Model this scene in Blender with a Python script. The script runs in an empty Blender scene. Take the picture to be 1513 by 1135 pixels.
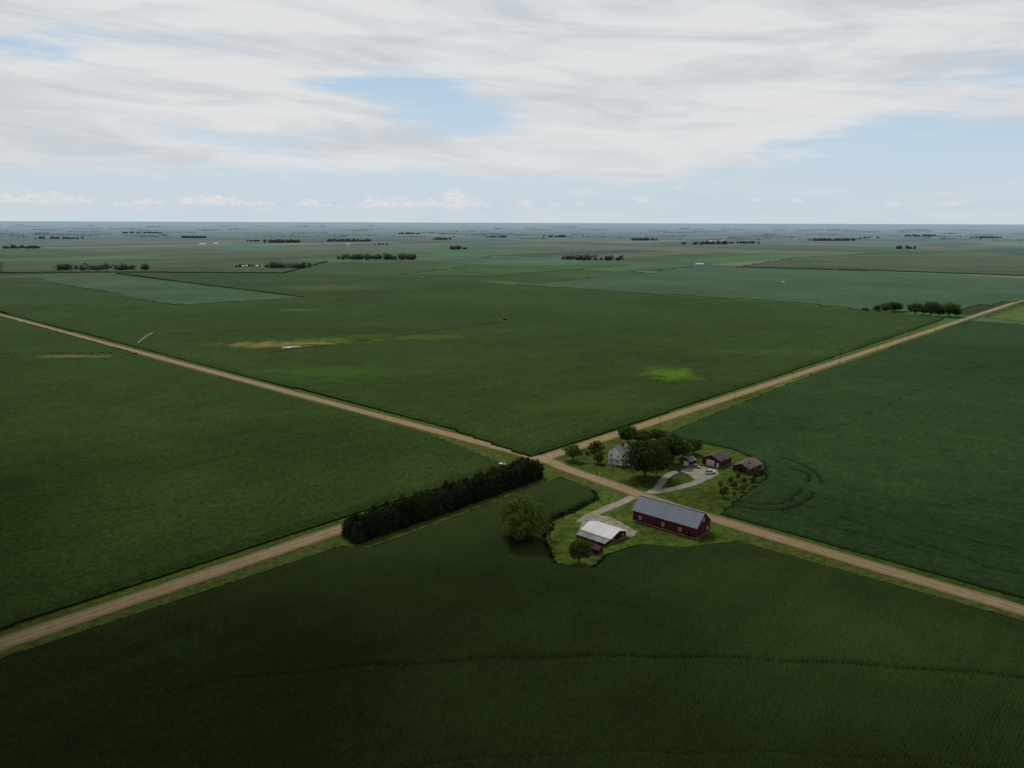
import bpy, math, random
import numpy as np
from mathutils import Vector, Matrix
random.seed(7); np.random.seed(7)
C = bpy.context.scene.collection
R = math.radians
# ------------------------------------------------------------------ camera
W_, H_, F_ = 1513.0, 1135.0, 1154.0
HC = 110.0
pit = math.atan(240/F_); rol = R(0.19)
Fv = Vector((0, math.cos(pit), -math.sin(pit))); R0 = Vector((1,0,0)); U0 = Vector((0, math.sin(pit), math.cos(pit)))
Rv = R0*math.cos(rol) + U0*math.sin(rol); Uv = -R0*math.sin(rol) + U0*math.cos(rol)
cd = bpy.data.cameras.new('camera'); cam = bpy.data.objects.new('camera', cd); C.objects.link(cam)
cam.matrix_world = Matrix(((Rv.x,Uv.x,-Fv.x,0),(Rv.y,Uv.y,-Fv.y,0),(Rv.z,Uv.z,-Fv.z,HC),(0,0,0,1)))
cd.sensor_width = 36; cd.lens = 36*F_/W_; cd.clip_start = 1; cd.clip_end = 200000
bpy.context.scene.camera = cam
def ray(px, py):
    return Fv + Rv*((px-W_/2)/F_) + Uv*((H_/2-py)/F_)
def P(px, py, z=0.0):
    d = ray(px, py); t = (HC-z)/(-d.z)
    return (d.x*t, d.y*t)
def azel(px, py):
    d = ray(px, py).normalized()
    return math.atan2(d.x, d.y), math.asin(d.z)
vs = bpy.context.scene.view_settings
vs.view_transform = 'Standard'; vs.look = 'None'; vs.exposure = 0

# ------------------------------------------------------------------ node helpers
class NB:
    def __init__(s, nt): s.nt = nt
    def _set(s, sock, v):
        if v is None: return
        if isinstance(v, bpy.types.NodeSocket): s.nt.links.new(v, sock)
        elif isinstance(v, (tuple, list)):
            if len(sock.default_value) == 4 and len(v) == 3: v = (*v, 1)
            sock.default_value = v
        else: sock.default_value = v
    def n(s, t, **a):
        x = s.nt.nodes.new(t)
        for k, v in a.items(): setattr(x, k, v)
        return x
    def m(s, op, a, b=None, c=None, clamp=False):
        x = s.n('ShaderNodeMath', operation=op, use_clamp=clamp)
        for i, v in enumerate((a, b, c)): s._set(x.inputs[i], v)
        return x.outputs[0]
    def vm(s, op, a, b=None):
        x = s.n('ShaderNodeVectorMath', operation=op)
        s._set(x.inputs[0], a); s._set(x.inputs[1], b)
        return x.outputs['Value'] if op in ('LENGTH','DOT_PRODUCT','DISTANCE') else x.outputs[0]
    def mix(s, f, a, b, blend='MIX'):
        x = s.n('ShaderNodeMix', data_type='RGBA', blend_type=blend)
        s._set(x.inputs[0], f); s._set(x.inputs[6], a); s._set(x.inputs[7], b)
        return x.outputs[2]
    def noise(s, vec, scale, detail=3, rough=0.55, dist=0.0):
        x = s.n('ShaderNodeTexNoise'); s._set(x.inputs['Vector'], vec)
        x.inputs['Scale'].default_value = scale; x.inputs['Detail'].default_value = detail
        x.inputs['Roughness'].default_value = rough; x.inputs['Distortion'].default_value = dist
        return x.outputs[0]
    def mr(s, v, a, b, c=0.0, d=1.0, smooth=True):
        x = s.n('ShaderNodeMapRange', interpolation_type='SMOOTHSTEP' if smooth else 'LINEAR')
        s._set(x.inputs[0], v)
        for i, q in enumerate((a, b, c, d)): s._set(x.inputs[i+1], q)
        return x.outputs[0]
    def scale(s, col, f):
        x = s.n('ShaderNodeVectorMath', operation='SCALE'); s._set(x.inputs[0], col); s._set(x.inputs['Scale'], f)
        return x.outputs[0]
    def mapping(s, vec, loc=(0,0,0), rot=(0,0,0), sc=(1,1,1), typ='TEXTURE'):
        x = s.n('ShaderNodeMapping', vector_type=typ); s._set(x.inputs[0], vec)
        x.inputs['Location'].default_value = loc; x.inputs['Rotation'].default_value = rot; x.inputs['Scale'].default_value = sc
        return x.outputs[0]
    def xyz(s, v):
        x = s.n('ShaderNodeSeparateXYZ'); s._set(x.inputs[0], v); return x.outputs
    def comb(s, a, b, c):
        x = s.n('ShaderNodeCombineXYZ')
        for i, v in enumerate((a, b, c)): s._set(x.inputs[i], v)
        return x.outputs[0]
HAZE = (0.265, 0.36, 0.445)
def new_mat(name):
    m = bpy.data.materials.new(name); m.use_nodes = True
    nt = m.node_tree; nt.nodes.clear(); nb = NB(nt)
    out = nb.n('ShaderNodeOutputMaterial'); bs = nb.n('ShaderNodeBsdfPrincipled')
    nt.links.new(bs.outputs[0], out.inputs[0])
    return m, nb, bs
def new_diffuse(name, translucent=0.0):
    m = bpy.data.materials.new(name); m.use_nodes = True
    nt = m.node_tree; nt.nodes.clear(); nb = NB(nt)
    out = nb.n('ShaderNodeOutputMaterial'); d = nb.n('ShaderNodeBsdfDiffuse')
    if translucent:
        t = nb.n('ShaderNodeBsdfTranslucent'); x = nb.n('ShaderNodeMixShader'); x.inputs[0].default_value = translucent
        nt.links.new(d.outputs[0], x.inputs[1]); nt.links.new(t.outputs[0], x.inputs[2]); nt.links.new(x.outputs[0], out.inputs[0])
        return m, nb, (d, t)
    nt.links.new(d.outputs[0], out.inputs[0])
    return m, nb, (d,)
def pos(nb): return nb.n('ShaderNodeNewGeometry').outputs['Position']
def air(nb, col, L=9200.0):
    # distance haze painted into the base colour, paler and bluer farther out
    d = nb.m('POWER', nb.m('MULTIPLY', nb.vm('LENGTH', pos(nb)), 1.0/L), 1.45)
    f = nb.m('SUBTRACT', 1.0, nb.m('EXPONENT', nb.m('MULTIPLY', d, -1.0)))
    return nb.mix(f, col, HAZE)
def ellipse(nb, p, cx, cy, ang, a, b, n, e0=0.1, e1=1.2):
    q = nb.mapping(p, (cx,cy,0), (0,0,ang), (a,b,1e6))
    l = nb.vm('LENGTH', q)
    l = nb.m('ADD', l, nb.m('MULTIPLY', nb.m('SUBTRACT', n, 0.5), 3.2))
    return nb.mr(l, e0, e1, 1, 0)
def crop(name, dark, light, fine=0.9, rowang=None, h=None, patches=(), contrast=0.2, rng=(0.33,0.67), low=0.8):
    m, nb, bs = new_diffuse(name); p = pos(nb)
    n1 = nb.noise(p, fine, 3, 0.65); n2 = nb.noise(p, 0.04, 5, 0.62); n3 = nb.noise(p, 0.006, 3, 0.5)
    f = nb.mr(n1, *rng)
    if rowang is not None:
        q = nb.xyz(nb.mapping(p, rot=(0,0,rowang)))
        w2 = nb.noise(nb.comb(nb.m('MULTIPLY', q[0], 0.004), nb.m('MULTIPLY', q[1], 0.14), 0.0), 1.0, 3, 0.75)
        f = nb.m('ADD', f, nb.m('MULTIPLY', nb.m('SUBTRACT', w2, 0.5), 0.7), clamp=True)
    col = nb.mix(f, dark, light)
    k = nb.m('MULTIPLY', nb.mr(n2, 0.3, 0.7, 1-contrast, 1+contrast), nb.mr(n3, 0.3, 0.7, 1-contrast*1.3, 1+contrast*1.3))
    if h:   # painted shade plus bare earth and old leaves, low between the plants
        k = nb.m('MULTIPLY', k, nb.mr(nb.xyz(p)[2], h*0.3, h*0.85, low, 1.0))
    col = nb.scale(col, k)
    if patches:
        pn = nb.noise(p, 0.06, 6, 0.7)
        for pt in patches:
            (cx, cy, ang, a, b, c, amt) = pt[:7]
            e = ellipse(nb, p, cx, cy, ang, a, b, pn, *(pt[7:] if len(pt) > 7 else ()))
            col = nb.mix(nb.m('MULTIPLY', e, amt), col, c)
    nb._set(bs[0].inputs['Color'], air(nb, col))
    bp = nb.n('ShaderNodeBump'); bp.inputs['Strength'].default_value = 0.5; bp.inputs['Distance'].default_value = 0.25
    nb._set(bp.inputs['Height'], n1); nb._set(bs[0].inputs['Normal'], bp.outputs[0])
    return m
def plain(name, col, rough=0.7, spec=0.3, var=0.25, sc=0.6, metal=0.0, col2=None, haze=False, bump=0.0):
    m, nb, bs = new_mat(name); p = pos(nb)
    n1 = nb.noise(p, sc, 4, 0.65)
    c2 = col2 if col2 else tuple(min(1, c*(1+var)) for c in col)
    c1 = col if col2 else tuple(c*(1-var) for c in col)
    c = nb.mix(nb.mr(n1, 0.32, 0.68), c1, c2)
    if haze: c = air(nb, c)
    nb._set(bs.inputs['Base Color'], c)
    bs.inputs['Roughness'].default_value = rough; bs.inputs['Specular IOR Level'].default_value = spec; bs.inputs['Metallic'].default_value = metal
    return m
def ribbed(name, col, col2, sp, axis=0, rough=0.45, spec=0.5, amt=0.35, vert=False, metal=0.0, pv=0.14):
    m, nb, bs = new_mat(name)
    o = nb.n('ShaderNodeTexCoord').outputs['Object']; q = nb.xyz(o)
    c0 = nb.m('ADD', q[0], q[1]) if vert else q[axis]
    fr = nb.m('FRACT', nb.m('DIVIDE', c0, sp))
    line = nb.mr(nb.m('ABSOLUTE', nb.m('SUBTRACT', fr, 0.5)), 0.36, 0.5)
    n1 = nb.noise(nb.mapping(o, sc=(1,1,0.35), typ='POINT'), 0.5, 5, 0.7)
    pan = nb.n('ShaderNodeTexWhiteNoise', noise_dimensions='1D'); nb._set(pan.inputs['W'], nb.m('FLOOR', nb.m('DIVIDE', c0, sp*1.0)))
    c = nb.mix(nb.mr(n1, 0.3, 0.7), col, col2)
    c = nb.scale(c, nb.mr(pan.outputs[0], 0, 1, 1-pv, 1+pv))
    c = nb.scale(c, nb.m('SUBTRACT', 1.0, nb.m('MULTIPLY', line, amt)))
    nb._set(bs.inputs['Base Color'], c)
    bs.inputs['Roughness'].default_value = rough; bs.inputs['Specular IOR Level'].default_value = spec; bs.inputs['Metallic'].default_value = metal
    return m
def leafmat(name, dark, light, sc=0.45, tl=0.35):
    m, nb, bs = new_diffuse(name, tl); p = pos(nb)
    n1 = nb.noise(p, sc, 3, 0.6)
    oi = nb.n('ShaderNodeObjectInfo').outputs['Random']
    c = nb.mix(nb.mr(n1, 0.3, 0.7), dark, light)
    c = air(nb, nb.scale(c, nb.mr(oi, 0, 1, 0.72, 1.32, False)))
    for b in bs: nb._set(b.inputs['Color'], c)
    return m

# ------------------------------------------------------------------ mesh helpers
def link(name, me, parent=None, mat=None):
    o = bpy.data.objects.new(name, me); C.objects.link(o)
    if parent is not None: o.parent = parent
    if mat is not None and me is not None and not me.materials: me.materials.append(mat)
    return o
def tag(o, label, cat, group=None, kind=None):
    o['label'] = label; o['category'] = cat
    if group: o['group'] = group
    if kind: o['kind'] = kind
    return o
def struct(o, label=None, cat=None):
    o['kind'] = 'structure'
    if label: o['label'] = label
    if cat: o['category'] = cat
    return o
def empty(name, x, y, z=0, rz=0, s=1):
    o = bpy.data.objects.new(name, None); C.objects.link(o)
    o.location = (x, y, z); o.rotation_euler = (0, 0, rz)
    o.scale = (s,)*3 if not isinstance(s, tuple) else s
    return o
def dup(root, x, y, z=0, rz=0, s=1):
    r = root.copy(); C.objects.link(r)
    r.location = (x, y, z); r.rotation_euler = (0,0,rz); r.scale = (s,)*3 if not isinstance(s, tuple) else s
    for ch in list(root.children):
        c = ch.copy(); C.objects.link(c); c.parent = r
        for g in list(ch.children):
            d = g.copy(); C.objects.link(d); d.parent = c
    return r
class MB:
    def __init__(s): s.v = []; s.f = []
    def add(s, vs, fs):
        b = len(s.v); s.v += [tuple(v) for v in vs]; s.f += [tuple(b+i for i in f) for f in fs]; return s
    def box(s, c, d, rz=0):
        hx, hy, hz = d[0]/2, d[1]/2, d[2]/2; vs = []
        for z in (-hz, hz):
            for (x, y) in ((-hx,-hy),(hx,-hy),(hx,hy),(-hx,hy)):
                vs.append((c[0]+x*math.cos(rz)-y*math.sin(rz), c[1]+x*math.sin(rz)+y*math.cos(rz), c[2]+z))
        return s.add(vs, [(3,2,1,0),(4,5,6,7),(0,1,5,4),(1,2,6,5),(2,3,7,6),(3,0,4,7)])
    def tube(s, pts, rad, n=6):
        rings = []
        for i, p in enumerate(pts):
            p = Vector(p); a = Vector(pts[max(0,i-1)]); b = Vector(pts[min(len(pts)-1,i+1)])
            t = (b-a).normalized(); u = t.cross(Vector((0,0,1)) if abs(t.z) < 0.9 else Vector((1,0,0))).normalized(); w = t.cross(u)
            r = rad[i] if isinstance(rad, (list, tuple)) else rad
            rings.append([p + u*math.cos(2*math.pi*k/n)*r + w*math.sin(2*math.pi*k/n)*r for k in range(n)])
        vs = [v for r_ in rings for v in r_]; fs = []
        for i in range(len(pts)-1):
            for k in range(n):
                fs.append((i*n+k, i*n+(k+1)%n, (i+1)*n+(k+1)%n, (i+1)*n+k))
        fs.append(tuple(range(n-1,-1,-1))); fs.append(tuple((len(pts)-1)*n+k for k in range(n)))
        return s.add(vs, fs)
    def mesh(s, name, mat):
        me = bpy.data.meshes.new(name); me.from_pydata(s.v, [], s.f); me.update(); me.materials.append(mat); return me
    def build(s, name, mat, parent=None): return link(name, s.mesh(name, mat), parent)
def np_mesh(name, V, Q, mat):
    me = bpy.data.meshes.new(name)
    V = np.asarray(V, dtype=np.float32); Q = np.asarray(Q, dtype=np.int32)
    me.vertices.add(len(V)); me.vertices.foreach_set('co', V.ravel())
    k = Q.shape[1]
    me.loops.add(Q.size); me.loops.foreach_set('vertex_index', Q.ravel())
    me.polygons.add(len(Q)); me.polygons.foreach_set('loop_start', np.arange(0, Q.size, k, dtype=np.int32))
    me.update(calc_edges=True); me.validate(); me.materials.append(mat)
    return me
def inside(poly, x, y):
    r = np.zeros(x.shape, bool); n = len(poly); j = n-1
    for i in range(n):
        xi, yi = poly[i]; xj, yj = poly[j]
        if yi != yj:
            c = ((yi > y) != (yj > y)) & (x < (xj-xi)*(y-yi)/(yj-yi)+xi)
            r ^= c
        j = i
    return r
def smooth_noise(shape, cell):
    a = np.random.rand(int(shape[0]/cell)+3, int(shape[1]/cell)+3)
    i = np.arange(shape[0])/cell; j = np.arange(shape[1])/cell
    i0 = i.astype(int); j0 = j.astype(int); fi = (i-i0)[:,None]; fj = (j-j0)[None,:]
    fi = fi*fi*(3-2*fi); fj = fj*fj*(3-2*fj)
    return (a[i0][:,j0]*(1-fi)*(1-fj)+a[i0+1][:,j0]*fi*(1-fj)+a[i0][:,j0+1]*(1-fi)*fj+a[i0+1][:,j0+1]*fi*fj)
def near_line(X, Y, pts):
    d = np.full(X.shape, 1e9)
    for (x0,y0),(x1,y1) in zip(pts, pts[1:]):
        L2 = (x1-x0)**2+(y1-y0)**2+1e-9
        t = np.clip(((X-x0)*(x1-x0)+(Y-y0)*(y1-y0))/L2, 0, 1)
        d = np.minimum(d, np.hypot(X-x0-t*(x1-x0), Y-y0-t*(y1-y0)))
    return d
def canopy(name, poly, ang, du, dv, h, amp, mat, row=0.0, clip=None, mask=None, hmod=None, skirt=True, lumps=0.0, taper=None, fray=False):
    ca, sa = math.cos(ang), math.sin(ang)
    pa = np.array(poly); U = pa[:,0]*ca+pa[:,1]*sa; Vv = -pa[:,0]*sa+pa[:,1]*ca
    if clip:
        cc = np.array([(clip[0],clip[1]),(clip[2],clip[1]),(clip[2],clip[3]),(clip[0],clip[3])])
        cu = cc[:,0]*ca+cc[:,1]*sa; cv = -cc[:,0]*sa+cc[:,1]*ca
        u0,u1 = max(U.min(),cu.min()),min(U.max(),cu.max()); v0,v1 = max(Vv.min(),cv.min()),min(Vv.max(),cv.max())
    else: u0,u1,v0,v1 = U.min(),U.max(),Vv.min(),Vv.max()
    nu = int((u1-u0)/du)+1; nv = int((v1-v0)/dv)+1
    uu = u0+np.arange(nu+1)*du; vv = v0+np.arange(nv+1)*dv
    GU, GV = np.meshgrid(uu, vv, indexing='ij')
    X = GU*ca-GV*sa; Y = GU*sa+GV*ca
    cU = GU[:-1,:-1]+du/2; cV = GV[:-1,:-1]+dv/2
    cx = cU*ca-cV*sa; cy = cU*sa+cV*ca
    keep = inside(poly, cx, cy)
    if clip: keep &= (cx>clip[0])&(cx<clip[2])&(cy>clip[1])&(cy<clip[3])
    if mask is not None: keep &= mask(cx, cy)
    Z = h + (np.random.rand(*X.shape)-0.5)*amp
    if row: Z = Z + np.where(np.arange(nv+1)[None,:] % 2 == 0, row/2, -row/2)
    if lumps: Z = Z + (smooth_noise(X.shape, 6)-0.5)*lumps + (smooth_noise(X.shape, 25)-0.5)*lumps
    if hmod is not None: Z = Z + hmod(X, Y)
    if taper is not None:
        d = near_line(X, Y, taper[0])
        Z = Z*(taper[2]+(1-taper[2])*np.clip(d/taper[1], 0, 1))
        if fray: keep &= ~((d[:-1,:-1] < 1.8) & (np.random.rand(*cx.shape) < 0.45))
    X = X + (np.random.rand(*X.shape)-0.5)*du*0.3; Y = Y + (np.random.rand(*X.shape)-0.5)*min(du,dv)*0.3
    idx = np.arange(X.size).reshape(X.shape)
    k = keep
    Q = np.stack([idx[:-1,:-1][k], idx[1:,:-1][k], idx[1:,1:][k], idx[:-1,1:][k]], 1)
    V = np.stack([X.ravel(), Y.ravel(), Z.ravel()], 1)
    if skirt:
        V2 = V.copy(); V2[:,2] = 0; off = len(V)
        kp = np.pad(k, 1); S = []
        for (du_, dv_, a, b) in ((-1,0,idx[:-1,1:],idx[:-1,:-1]),(1,0,idx[1:,:-1],idx[1:,1:]),(0,-1,idx[:-1,:-1],idx[1:,:-1]),(0,1,idx[1:,1:],idx[:-1,1:])):
            nb_ = kp[1+du_:kp.shape[0]-1+du_, 1+dv_:kp.shape[1]-1+dv_]
            e = k & ~nb_
            A_, B_ = a[e], b[e]
            S.append(np.stack([B_+0, A_+0, A_+off, B_+off], 1)[:, ::-1])
        Q = np.concatenate([Q]+S); V = np.concatenate([V, V2])
    used = np.zeros(len(V), bool); used[Q.ravel()] = True
    re = np.cumsum(used)-1
    return link(name, np_mesh(name, V[used], re[Q], mat))
def catmull(pts, n=6):
    if len(pts) < 3: return pts
    o = []; p = [pts[0]]+list(pts)+[pts[-1]]
    for i in range(1, len(p)-2):
        for k in range(n):
            t = k/n; r = []
            for d in (0, 1):
                a, b, c, e = p[i-1][d], p[i][d], p[i+1][d], p[i+2][d]
                r.append(0.5*((2*b)+(-a+c)*t+(2*a-5*b+4*c-e)*t*t+(-a+3*b-3*c+e)*t**3))
            o.append(tuple(r))
    o.append(pts[-1]); return o
def offset(pts, d):
    o = []
    for i in range(len(pts)):
        a = pts[max(0,i-1)]; b = pts[min(len(pts)-1,i+1)]
        t = Vector((b[0]-a[0], b[1]-a[1])).normalized()
        o.append((pts[i][0]-t.y*d, pts[i][1]+t.x*d))
    return o
def resample(pts, step):
    o = [pts[0]]
    for a, b in zip(pts, pts[1:]):
        L = math.dist(a, b); n = max(1, int(L/step))
        for k in range(1, n+1): o.append((a[0]+(b[0]-a[0])*k/n, a[1]+(b[1]-a[1])*k/n))
    return o
def ribbon(name, pts, w, z, mat, step=4, jit=0.35, rows=6):
    pts = resample(pts, step); V = []; Fc = []; UV = []
    ls = [offset(pts, w*(0.5-k/rows)) for k in range(rows+1)]
    nl = len(ls)
    ctr = pts
    for i in range(len(pts)):
        for k in range(nl):
            x, y = ls[k][i]
            if k in (0, nl-1):
                f = 1+random.uniform(-jit, jit)/w*2
                x = ctr[i][0]+(x-ctr[i][0])*f; y = ctr[i][1]+(y-ctr[i][1])*f
            V.append((x, y, z)); UV.append((k/rows, i*step/w))
    for i in range(len(pts)-1):
        for k in range(nl-1): Fc.append((i*nl+k, i*nl+k+1, (i+1)*nl+k+1, (i+1)*nl+k)[::1])
    me = bpy.data.meshes.new(name); me.from_pydata(V, [], Fc)
    uvl = me.uv_layers.new(name='UVMap')
    for l in me.loops: uvl.data[l.index].uv = UV[l.vertex_index]
    me.update(); me.materials.append(mat)
    return struct(link(name, me))
def sheet(name, poly, z, mat, jit=0.0, step=None):
    import bmesh
    if step: poly = resample(list(poly)+[poly[0]], step)[:-1]
    bm = bmesh.new()
    vs_ = [bm.verts.new((x+random.uniform(-jit,jit), y+random.uniform(-jit,jit), z)) for x, y in poly]
    f = bm.faces.new(vs_); bm.normal_update()
    if f.normal.z < 0: f.normal_flip()
    bmesh.ops.triangulate(bm, faces=[f])
    me = bpy.data.meshes.new(name); bm.to_mesh(me); bm.free(); me.materials.append(mat)
    return link(name, me)

# ------------------------------------------------------------------ materials
def wp(px, py): return P(px, py, 2.0)
def patch(px, py, a, b, col, amt, *rng):
    x, y = wp(px, py); return (x, y, 0.0, a, b, col, amt, *rng)
lime = (0.095, 0.175, 0.010); tan_ = (0.24, 0.185, 0.06); dim = (0.055,0.11,0.015); pale = (0.056,0.092,0.026)
CD, CL = (0.024,0.044,0.0095), (0.051,0.087,0.0185)
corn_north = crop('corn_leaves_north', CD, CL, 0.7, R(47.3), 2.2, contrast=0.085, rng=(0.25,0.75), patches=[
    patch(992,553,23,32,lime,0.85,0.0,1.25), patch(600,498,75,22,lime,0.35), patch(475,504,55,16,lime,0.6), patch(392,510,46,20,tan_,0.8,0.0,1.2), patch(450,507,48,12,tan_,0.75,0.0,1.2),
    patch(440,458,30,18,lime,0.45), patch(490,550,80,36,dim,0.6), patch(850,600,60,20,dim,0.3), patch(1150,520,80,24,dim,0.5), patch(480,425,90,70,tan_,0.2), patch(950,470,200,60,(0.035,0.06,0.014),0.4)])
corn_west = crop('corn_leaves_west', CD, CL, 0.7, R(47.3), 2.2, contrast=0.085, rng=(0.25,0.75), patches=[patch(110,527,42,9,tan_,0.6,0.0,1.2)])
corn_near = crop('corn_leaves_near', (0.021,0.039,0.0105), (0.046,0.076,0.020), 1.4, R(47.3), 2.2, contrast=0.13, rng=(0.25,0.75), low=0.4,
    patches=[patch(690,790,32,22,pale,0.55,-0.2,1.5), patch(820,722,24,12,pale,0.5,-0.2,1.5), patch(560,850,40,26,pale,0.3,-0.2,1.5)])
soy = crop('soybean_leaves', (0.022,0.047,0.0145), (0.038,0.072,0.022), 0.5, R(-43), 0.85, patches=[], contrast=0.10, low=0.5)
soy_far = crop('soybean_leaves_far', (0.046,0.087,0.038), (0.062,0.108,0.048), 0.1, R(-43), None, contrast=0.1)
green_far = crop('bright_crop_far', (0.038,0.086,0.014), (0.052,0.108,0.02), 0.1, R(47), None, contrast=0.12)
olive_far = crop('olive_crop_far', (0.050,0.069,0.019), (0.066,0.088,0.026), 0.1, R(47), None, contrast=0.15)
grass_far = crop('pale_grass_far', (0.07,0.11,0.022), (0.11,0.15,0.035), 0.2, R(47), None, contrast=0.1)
lawn = crop('mown_grass', (0.044,0.075,0.012), (0.095,0.14,0.024), 0.3, None, None, contrast=0.26)
verge = crop('verge_grass', (0.05,0.08,0.012), (0.115,0.145,0.028), 0.5, None, None, contrast=0.22)

def road_mat(name, c1, c2, wear=(0.39,0.295,0.18), strength=1.0):
    m, nb, bs = new_diffuse(name); p = pos(nb)
    uv = nb.xyz(nb.n('ShaderNodeTexCoord').outputs['UV'])
    d = nb.m('ABSOLUTE', nb.m('SUBTRACT', uv[0], 0.5))
    trk = nb.mr(nb.m('ABSOLUTE', nb.m('SUBTRACT', d, 0.14)), 0.0, 0.10, 1, 0)
    n1 = nb.noise(p, 0.25, 4, 0.7); n2 = nb.noise(p, 2.5, 2, 0.7)
    c = nb.mix(nb.mr(n1, 0.3, 0.7), c1, c2)
    c = nb.mix(nb.m('MULTIPLY', trk, 0.6*strength), c, wear)
    edge = nb.mr(nb.m('ADD', d, nb.m('MULTIPLY', nb.m('SUBTRACT', n1, 0.5), 0.4)), 0.32, 0.5)
    c = nb.mix(nb.m('MULTIPLY', edge, 0.8*strength), c, (0.11,0.115,0.035))
    c = nb.scale(c, nb.mr(n2, 0.2, 0.8, 0.85, 1.15))
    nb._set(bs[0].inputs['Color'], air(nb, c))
    return m
road_m = road_mat('gravel_road', (0.225,0.165,0.09), (0.31,0.232,0.132))
drive_m = road_mat('pale_gravel', (0.24,0.22,0.175), (0.36,0.33,0.275), wear=(0.38,0.345,0.285), strength=0.6)
pad_m = plain('concrete_pad', (0.20,0.175,0.115), 0.9, 0.1, col2=(0.39,0.34,0.255), sc=0.3)

def ground_mat():
    m, nb, bs = new_diffuse('prairie_ground'); p = pos(nb)
    q = nb.mapping(p, (13.9,355,0), (0,0,R(47.3)), (1,1,1))
    x = nb.xyz(q)
    def cells(a, b, seed):
        cx = nb.m('FLOOR', nb.m('DIVIDE', x[0], a)); cy = nb.m('FLOOR', nb.m('DIVIDE', x[1], b))
        wn = nb.n('ShaderNodeTexWhiteNoise', noise_dimensions='3D'); nb._set(wn.inputs['Vector'], nb.comb(cx, cy, seed)); return wn.outputs[0]
    pick = cells(804.0, 804.0, 5.0)
    ra = cells(402.0, 804.0, 1.0); rb = cells(804.0, 201.0, 2.0)
    sel = nb.m('GREATER_THAN', pick, 0.5)
    r = nb.m('ADD', nb.m('MULTIPLY', ra, sel), nb.m('MULTIPLY', rb, nb.m('SUBTRACT', 1.0, sel)))
    cr = nb.n('ShaderNodeValToRGB'); cr.color_ramp.interpolation = 'CONSTANT'; nb._set(cr.inputs[0], r)
    els = [(0,(0.046,0.076,0.017)),(0.18,(0.074,0.088,0.028)),(0.34,(0.028,0.052,0.012)),(0.47,(0.060,0.115,0.046)),(0.60,(0.10,0.105,0.038)),(0.70,(0.054,0.125,0.024)),(0.80,(0.032,0.055,0.014)),(0.91,(0.16,0.145,0.07)),(0.95,(0.07,0.13,0.055))]
    e = cr.color_ramp.elements
    e[0].position = els[0][0]; e[0].color = (*els[0][1],1); e[1].position = els[1][0]; e[1].color = (*els[1][1],1)
    for a, c in els[2:]:
        k = e.new(a); k.color = (*c, 1)
    n3 = nb.noise(p, 0.0035, 3, 0.6)
    far = nb.scale(cr.outputs[0], nb.mr(n3, 0.3, 0.7, 0.8, 1.2))
    n1 = nb.noise(p, 0.4, 3, 0.65)
    near = nb.mix(nb.mr(n1, 0.3, 0.7), (0.045,0.07,0.012), (0.10,0.125,0.03))
    d = nb.vm('LENGTH', p)
    col = nb.mix(nb.mr(d, 900, 1100), near, far)
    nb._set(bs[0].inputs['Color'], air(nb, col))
    return m
gs = sorted(set([0]+[s*v for s in (-1,1) for v in (100,200,300,400,500,700,900,1200,1600,2200,3000,4200,6000,9000,13000,20000,30000,45000,70000)]))
n = len(gs)
GV = [(x, y, 0) for x in gs for y in gs]
GQ = [(i*n+j, (i+1)*n+j, (i+1)*n+j+1, i*n+j+1) for i in range(n-1) for j in range(n-1)]
struct(link('ground', np_mesh('ground', GV, GQ, ground_mat())), 'flat prairie ground reaching the horizon', 'ground')

# ------------------------------------------------------------------ roads
A = [(-285,21),(-135.5,188),(-59,272),(13.9,355),(195,549),(756,1155),(1700,2175)]
B = [(-1900,2100),(-605,919.6),(-257,601),(-40,404),(13.9,355),(24.1,341),(36.5,326),(46.6,314),(58,299.5),(75.4,280.5),(148.5,208.5),(330,25)]
Bs = B[:3]+catmull(B[3:-1], 5)+[B[-1]]
r1 = ribbon('road', A, 8.6, 0.05, road_m); struct(r1, 'tan gravel road running from bottom left to upper right', 'road')
r2 = ribbon('road', Bs, 8.0, 0.054, road_m); struct(r2, 'tan gravel road crossing from upper left to bottom right', 'road')
c0 = (13.9,355)
fl = []
for k in range(24):
    t = 2*math.pi*k/24; a = t-R(47.3)
    r_ = 5.0+6.0*abs(math.cos(2*a))**3
    fl.append((c0[0]+r_*math.cos(t), c0[1]+r_*math.sin(t)))
struct(sheet('crossing', fl, 0.058, plain('crossing_gravel', (0.24,0.178,0.10), 0.9, 0.1, col2=(0.34,0.258,0.15), sc=0.3)), 'gravel crossing of the two country roads', 'road')
frm = plain('far_road', (0.24,0.20,0.13), 0.9, 0.1, haze=True)
for pts, w in (([(-120,413),(60,408),(205,403.5)],9), ([(530,389),(735,379.5)],10), ([(0,377),(330,373)],12), ([(1230,399),(1513,384)],7), ([(560,384),(900,376)],10)):
    struct(ribbon('far_road', [P(*q) for q in pts], w, 0.6, frm, step=60, jit=0.0, rows=1))

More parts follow.
